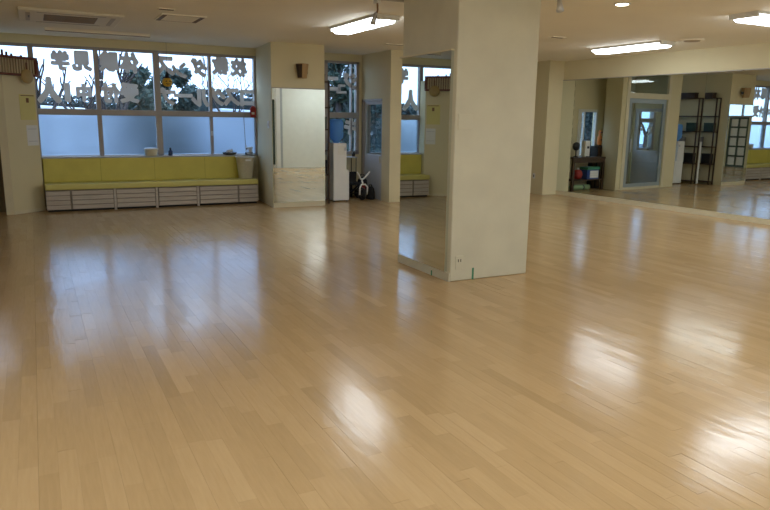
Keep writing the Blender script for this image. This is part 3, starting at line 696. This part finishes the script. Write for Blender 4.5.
box('plinth', -.05, .05, -.04, .04, 0, .02, DWOOD, r, .004)
MB().lathe([(.04, .02), (.055, .04), (.052, .20), (.025, .25), (.04, .29), (.033, .34), (.006, .37)], n=16).build('figure', ORANGE, r)
for z in (.12, .29): box('face', -.015, .02, -.056, -.03, z, z+.035, mat('figure_dark', (.10, .03, .02), .5), r)
# wall hooks strip beside the corner pier
r = thing('hook_strip', 'black hook strip on the alcove wall, seen beside the corner pier in the mirror', 'hooks', (8.50, 11.836, 1.02))
for k in range(7): box('hook', -.012, .012, -.01, .01, k*.21, k*.21+.14, BLACKP, r)
r = thing('wall_socket', 'small dark socket low on the side of the corner pier', 'socket', (9.398, 11.30, .32))
box('cover', -.006, .002, -.035, .035, 0, .11, WHITE, r); box('slot', -.009, -.005, -.012, .012, .03, .08, BLACKP, r)

# ------------------------------------------------------------------ ceiling fixtures
def tube_lamp(label, x_, y_, L, W, along):
    r = thing('ceiling_lamp', label, 'lamp', (x_, y_, ZC), 0 if along == 'Y' else math.pi/2, 'fluorescent ceiling lamps')
    box('housing', -W/2-.01, W/2+.01, -L/2, L/2, -.03, 0, WHITE2, r)
    a, b, h = W/2, W/2-.05, .085
    MB().add([(-a, -L/2+.03, -.03), (a, -L/2+.03, -.03), (b, -L/2+.06, -h), (-b, -L/2+.06, -h), (-a, L/2-.03, -.03), (a, L/2-.03, -.03), (b, L/2-.06, -h), (-b, L/2-.06, -h)],
             [(0, 1, 2, 3), (7, 6, 5, 4), (3, 2, 6, 7), (0, 3, 7, 4), (1, 5, 6, 2), (0, 4, 5, 1)]).build('diffuser', LAMPM, r)
    for s in (-1, 1): box('end_cap', -W/2-.005, W/2+.005, s*L/2-.035 if s > 0 else -L/2, L/2 if s > 0 else -L/2+.035, -.06, -.028, WHITE2, r, .006)
    return r
tube_lamp('lit fluorescent ceiling lamp beyond the column, near the tall pier mirror', 3.85, 8.14, 1.42, .30, 'Y')
tube_lamp('lit fluorescent ceiling lamp right of the column, parallel to the long mirror', 8.60, 8.16, 1.46, .30, 'Y')
tube_lamp('lit fluorescent ceiling lamp cut by the right edge', 7.92, 5.16, 1.62, .34, 'X')
tube_lamp('lit fluorescent ceiling lamp near the wall behind the camera', 7.9, 3.0, 1.62, .30, 'X')
tube_lamp('added unseen ceiling lamp brightening the near floor left of the doorway', 4.2, 2.2, 1.62, .30, 'Y')  # out-of-view lamp, added to raise the light on the near floor
tube_lamp('added unseen ceiling lamp for fill light over the camera', .6, 1.6, 1.62, .30, 'Y')  # assumed lamp out of view, added for overall brightness
tube_lamp('added unseen ceiling lamp for fill light by the left wall', -1.6, 3.2, 1.62, .30, 'Y')  # added out of view to lift the room's ambient light
tube_lamp('added unseen ceiling lamp for fill light behind the camera on the right', 4.2, -.2, 1.62, .30, 'Y')  # another unseen lamp, added as ambient fill
tube_lamp('added unseen ceiling lamp for fill light near the back wall', 1.9, -.3, 1.62, .30, 'X')  # unseen lamp added for more diffuse light in the room
r = thing('downlight', 'round recessed downlight in the ceiling right of the column', 'downlight', (5.55, 5.43, ZC))
MB().lathe([(.085, -.012), (.085, 0)], n=24).build('rim', WHITE2, r); MB().lathe([(.062, -.018), (.068, -.011)], n=24).build('bulb', DLM, r)
# cassette air conditioner
r = thing('air_conditioner', 'square cassette air conditioner in the ceiling above the windows', 'air conditioner', (.53, 9.74, ZC))
box('panel', -.58, .58, -.56, .56, -.035, 0, mat('air_con_panel', (.80, .74, .60), .6, var=.03), r, .012)
box('grille_recess', -.30, .30, -.30, .30, -.038, -.034, mat('air_con_grille', (.20, .15, .10), .6), r)
for k in range(11): box('grille_slat', -.29, .29, -.29+k*.053, -.272+k*.053, -.044, -.036, mat('air_con_slat', (.30, .23, .16), .6), r)
for a, b, c, d in ((-.38, .38, -.48, -.43), (-.38, .38, .43, .48), (-.50, -.45, -.38, .38), (.45, .50, -.38, .38)): box('air_slot', a, b, c, d, -.039, -.033, mat('air_slot_dark', (.52, .46, .36), .6), r)
box('sensor_window', -.475, -.455, -.15, .05, -.041, -.036, BLACKP, r)
# ceiling vent with two dark slots
r = thing('ceiling_vent', 'square ceiling vent with two dark end slots', 'vent', (1.755, 9.07, ZC))
box('panel', -.27, .27, -.29, .29, -.016, 0, CEIL, r, .004)
for a in (-.25, .20): box('slot', a, a+.05, -.26, .26, -.019, -.014, mat('vent_slot', (.16, .11, .07), .6), r)
for b in (-.275, .265): box('frame_edge', -.25, .25, b, b+.01, -.019, -.014, mat('vent_edge', (.40, .32, .22), .6), r)
r = thing('ceiling_vent', 'small slotted plate in the ceiling beside the square vent', 'vent', (1.48, 8.42, ZC))
box('plate', -.09, .09, -.05, .05, -.012, 0, CEIL, r); box('slot', -.08, .08, -.03, .03, -.014, -.011, mat('vent_slot', (0, 0, 0)), r)
r = thing('ceiling_vent', 'round air diffuser in the ceiling near the long mirror', 'vent', (8.73, 7.12, ZC))
MB().lathe([(.16, -.02), (.17, -.012), (.17, 0)], n=28).build('ring', CEIL, r); MB().lathe([(.11, -.028), (.12, -.019)], n=28).build('cone', mat('vent_edge', (0, 0, 0)), r)
r = thing('ceiling_vent', 'thin slot plate in the ceiling right of the column', 'vent', (6.92, 7.98, ZC))
box('plate', -.12, .12, -.06, .06, -.01, 0, CEIL, r); box('slot', -.10, .10, -.02, .02, -.013, -.009, mat('vent_slot', (0, 0, 0)), r)
r = thing('ceiling_vent', 'short slot plate in the ceiling left of the column top', 'vent', (5.45, 10.2, ZC))
box('plate', -.22, .22, -.05, .05, -.01, 0, CEIL, r); box('slot', -.20, .20, -.015, .015, -.013, -.009, mat('vent_slot', (0, 0, 0)), r)
r = thing('curtain_rail', 'flat rail along the ceiling just in front of the windows', 'rail', (.98, 11.12, ZC))
box('track', -.72, .72, -.03, .03, -.05, 0, CEIL, r, .004); box('groove', -.71, .71, -.034, -.029, -.05, -.042, mat('vent_slot', (0, 0, 0)), r)
# spotlight track by the column
r = thing('lighting_track', 'thin grey lighting track on the ceiling behind the column', 'track', (3.7, 6.42, ZC))
box('channel', -.75, 1.1, -.018, .018, -.03, 0, mat('track_grey', (.45, .40, .32), .5), r)
for a in (-.75, 1.09): box('end_cap', a-.008, a+.012, -.02, .02, -.032, 0, WHITE2, r)
def spot(label, x_, y_, rz):
    r = thing('track_spotlight', label, 'spotlight', (x_, y_, ZC-.031), rz, 'unlit track spotlights')
    box('adapter', -.02, .02, -.05, .05, -.035, 0, WHITE2, r, .004)
    MB().tube([(0, 0, -.03), (.01, .01, -.10), (-.005, .03, -.17)], .010, 8).build('arm', BWOOD, r)
    MB().tube([(.0, .02, -.12), (-.01, .055, -.19), (-.015, .07, -.235)], [.016, .026, .034], 14).build('lamp_head', ALU2, r)
spot('unlit spotlight hanging from the track left of the column', 3.20, 6.42, 0)
spot('unlit spotlight hanging right of the column top', 4.22, 4.87, 2.4)
r = thing('ceiling_rose', 'small round base plate above the right spotlight', 'fixture', (4.22, 4.87, ZC))
MB().lathe([(.06, -.031), (.07, -.02), (.07, 0)], n=20).build('plate', WHITE2, r); MB().lathe([(.02, -.031), (.02, -.028)], n=10).build('screw', ALU, r)

# ------------------------------------------------------------------ outside
GZ = -.25
gr = MB().box(-30, 40, YW+.2, 60, GZ-.1, GZ).build('ground', mat('grey_asphalt', (.16, .16, .17), .85, var=.15, scale=.5)); struct(gr, 'asphalt yard outside the windows')
gr2 = MB().box(-40, XL-.2, -20, YW+.2, GZ-.1, GZ).build('ground', mat('grey_asphalt', (0, 0, 0))); struct(gr2, 'asphalt yard outside the left wall')
BARK = mat('dark_bark', (.045, .035, .035), .9, var=.3, scale=8)
LEAF = mat('dark_evergreen_leaf', (.030, .062, .045), .7, var=.4, scale=3)
LEAF2 = mat('blue_green_leaf', (.04, .07, .06), .7, var=.4, scale=3)
HEDGE = mat('hedge_leaf', (.03, .05, .05), .8, var=.5, scale=4)
def branch(mb, p, d, L, r_, depth, spread):
    q_ = p+d*L*.5+Vector((random.uniform(-1, 1), random.uniform(-1, 1), 0))*L*.05; e = p+d*L
    mb.tube([p, q_, e], [r_, r_*.85, r_*.65], 6 if depth > 1 else 4, False)
    if depth == 0: return
    for k in range(random.choice((2, 3)) if depth < 4 else 3):
        a = Vector((random.uniform(-1, 1), random.uniform(-1, 1), random.uniform(-.1, .9))).normalized()
        branch(mb, e if k < 2 else q_, (d*(1-spread)+a*spread).normalized(), L*random.uniform(.6, .82), r_*.62, depth-1, spread)
def bare_tree(label, x_, y_, h, r_, depth=5, lean=(0, 0), spread=.5):
    r = thing('bare_tree', label, 'tree', (x_, y_, GZ), 0, 'trees outside the windows')
    tr = MB().tube([(0, 0, -.05), (lean[0]*h*.2, lean[1]*h*.2, h*.2), (lean[0]*h*.4, lean[1]*h*.4, h*.38)], [r_*1.3, r_, r_*.85], 8); tr.build('trunk', BARK, r)
    m_ = MB(); top = Vector((lean[0]*h*.4, lean[1]*h*.4, h*.38))
    for k in range(3):
        a = 2*math.pi*k/3+random.random(); branch(m_, top, Vector((math.cos(a)*.5+lean[0], math.sin(a)*.5, 1)).normalized(), h*.22, r_*.6, depth-1, spread)
    m_.build('branches', BARK, r)
def leafy(label, x_, y_, h, cr, leaf, n=1500, name='evergreen_tree', base=.35, lean=0):
    r = thing(name, label, 'tree', (x_, y_, GZ), 0, 'trees outside the windows')
    MB().tube([(0, 0, -.05), (lean*.3, 0, h*.3), (lean, 0, h*.75)], [.13, .11, .05], 8).build('trunk', BARK, r)
    m_ = MB()
    cl = [(random.gauss(0, .42)*cr, random.gauss(0, .42)*cr, h*(base+(1-base)*random.random()**.8), random.uniform(.28, .5)*cr) for _ in range(24)]
    for i in range(n):
        c = cl[i % len(cl)]; d = Vector((random.gauss(0, 1), random.gauss(0, 1), random.gauss(0, .8))).normalized()*c[3]*random.uniform(.6, 1.05)
        p = Vector(c[:3])+d+Vector((lean*.6, 0, 0)); s = random.uniform(.05, .12)
        u = Vector((random.gauss(0, 1), random.gauss(0, 1), random.gauss(0, 1))).normalized(); v_ = u.orthogonal().normalized()
        p.z = max(p.z, .3)
        m_.add([p-u*s, p+v_*s*.5, p+u*s, p-v_*s*.5], [(0, 1, 2, 3)])
    m_.build('foliage', leaf, r)
bare_tree('bare tree leaning at the left end of the windows', .22, 16.0, 3.4, .085, 3, (.0, 0), .35)
bare_tree('slender bare tree behind the second clear pane from the left', 1.05, 19.0, 3.3, .085, 3, (.03, 0), .5)
bare_tree('bare tree whose branches cross the third clear pane', 1.62, 16.4, 3.7, .10, 3, (.04, 0), .4)
leafy('dense evergreen tree rising behind the second and third panes', 2.50, 17.9, 2.75, .58, LEAF, 4200, base=.2, lean=.12)
leafy('evergreen tree behind the hanging pumpkin', 3.72, 19.2, 3.0, .50, LEAF2, 3600, base=.2, lean=-.1)
bare_tree('fine-twigged bare tree behind the panes nearest the pier', 4.75, 18.4, 3.6, .045, 5, (.0, 0), .5)
leafy('dark tall evergreen outside the alcove window', 6.75, 15.6, 4.2, .62, LEAF, 4200, base=.05)
leafy('dark tall evergreen outside the lobby door', 8.9, 18.6, 4.6, 1.0, LEAF2, 4600, base=.05)
# hedge and low house beyond the yard
def hedge(label, x0, x1, y0, y1, h, n):
    r = thing('hedge', label, 'hedge', ((x0+x1)/2, (y0+y1)/2, GZ), 0, 'hedges across the yard')
    W, D = (x1-x0)/2, (y1-y0)/2
    box('core', -W+.1, W-.1, -D+.1, D-.1, 0, h-.12, HEDGE, r)
    m_ = MB()
    for i in range(n):
        p = Vector((random.uniform(-W, W), -D+random.uniform(-.08, .1), random.uniform(.05, h))) if i % 3 else Vector((random.uniform(-W, W), random.uniform(-D, D), h-random.uniform(-.1, .12)))
        u = Vector((random.gauss(0, 1), random.gauss(0, 1), random.gauss(0, 1))).normalized(); v_ = u.orthogonal().normalized(); s = random.uniform(.06, .14)
        m_.add([p-u*s, p+v_*s*.6, p+u*s, p-v_*s*.6], [(0, 1, 2, 3)])
    m_.build('leaves', HEDGE, r)
hedge('dark clipped hedge across the yard, left half', -6, 4.2, 22, 23.2, 2.2, 2600)
hedge('dark clipped hedge across the yard, right half and taller', 4.4, 24, 22, 23.4, 2.5, 3600)
def car(label, x_, y_, col, rz=0):
    r = thing('parked_car', label, 'car', (x_, y_, GZ), rz, 'cars parked in the yard')
    pm = mat(label.split()[0]+'_car_paint', col, .25, coat=.6)
    side = [(-2.0, .35), (2.0, .35), (2.05, .75), (1.3, .92), (-1.95, .95), (-2.05, .7)]
    cab = [(-1.75, .93), (1.15, .9), (.45, 1.45), (-1.35, 1.5)]
    def ext(pr, wd, m_, nm, par, tw=1.0):
        n = len(pr); zmin = min(z for _, z in pr); zmax = max(z for _, z in pr)
        wf_ = lambda z: wd*(1-(1-tw)*(z-zmin)/(zmax-zmin))
        v_ = [(a, -wf_(z), z) for a, z in pr]+[(a, wf_(z), z) for a, z in pr]
        f_ = [tuple(range(n)), tuple(range(n, 2*n))[::-1]]+[(i, i+n, (i+1) % n+n, (i+1) % n) for i in range(n)]
        return MB().add(v_, f_).build(nm, m_, par, .04)
    ext(side, .85, pm, 'body', r); cb_ = ext(cab, .80, pm, 'cabin', r, .82)
    for s in (-1, 1):
        MB().add([(-1.45, s*.792, .98), (.85, s*.792, .97), (.36, s*.70, 1.38), (-1.2, s*.70, 1.40), (-1.45, s*.75, .98), (.85, s*.75, .97), (.36, s*.66, 1.38), (-1.2, s*.66, 1.40)], [(0, 1, 2, 3), (7, 6, 5, 4), (0, 4, 5, 1), (1, 5, 6, 2), (2, 6, 7, 3), (3, 7, 4, 0)]).build('side_window', BLACKP, cb_)
        for a in (-1.25, 1.3): MB().lathe([(.1, -.1), (.31, -.1), (.31, .1), (.1, .1)], (a, s*.78, .31), 18, 'Y').build('wheel', BLACKP, r)
    return r
car('white van parked behind the left panes', .9, 20.6, (.75, .77, .80), .05).scale = (.8, 1.0, 1.34)
car('silver van parked behind the middle panes', 6.0, 20.6, (.55, .60, .68), .0).scale = (.8, 1.0, 1.34)
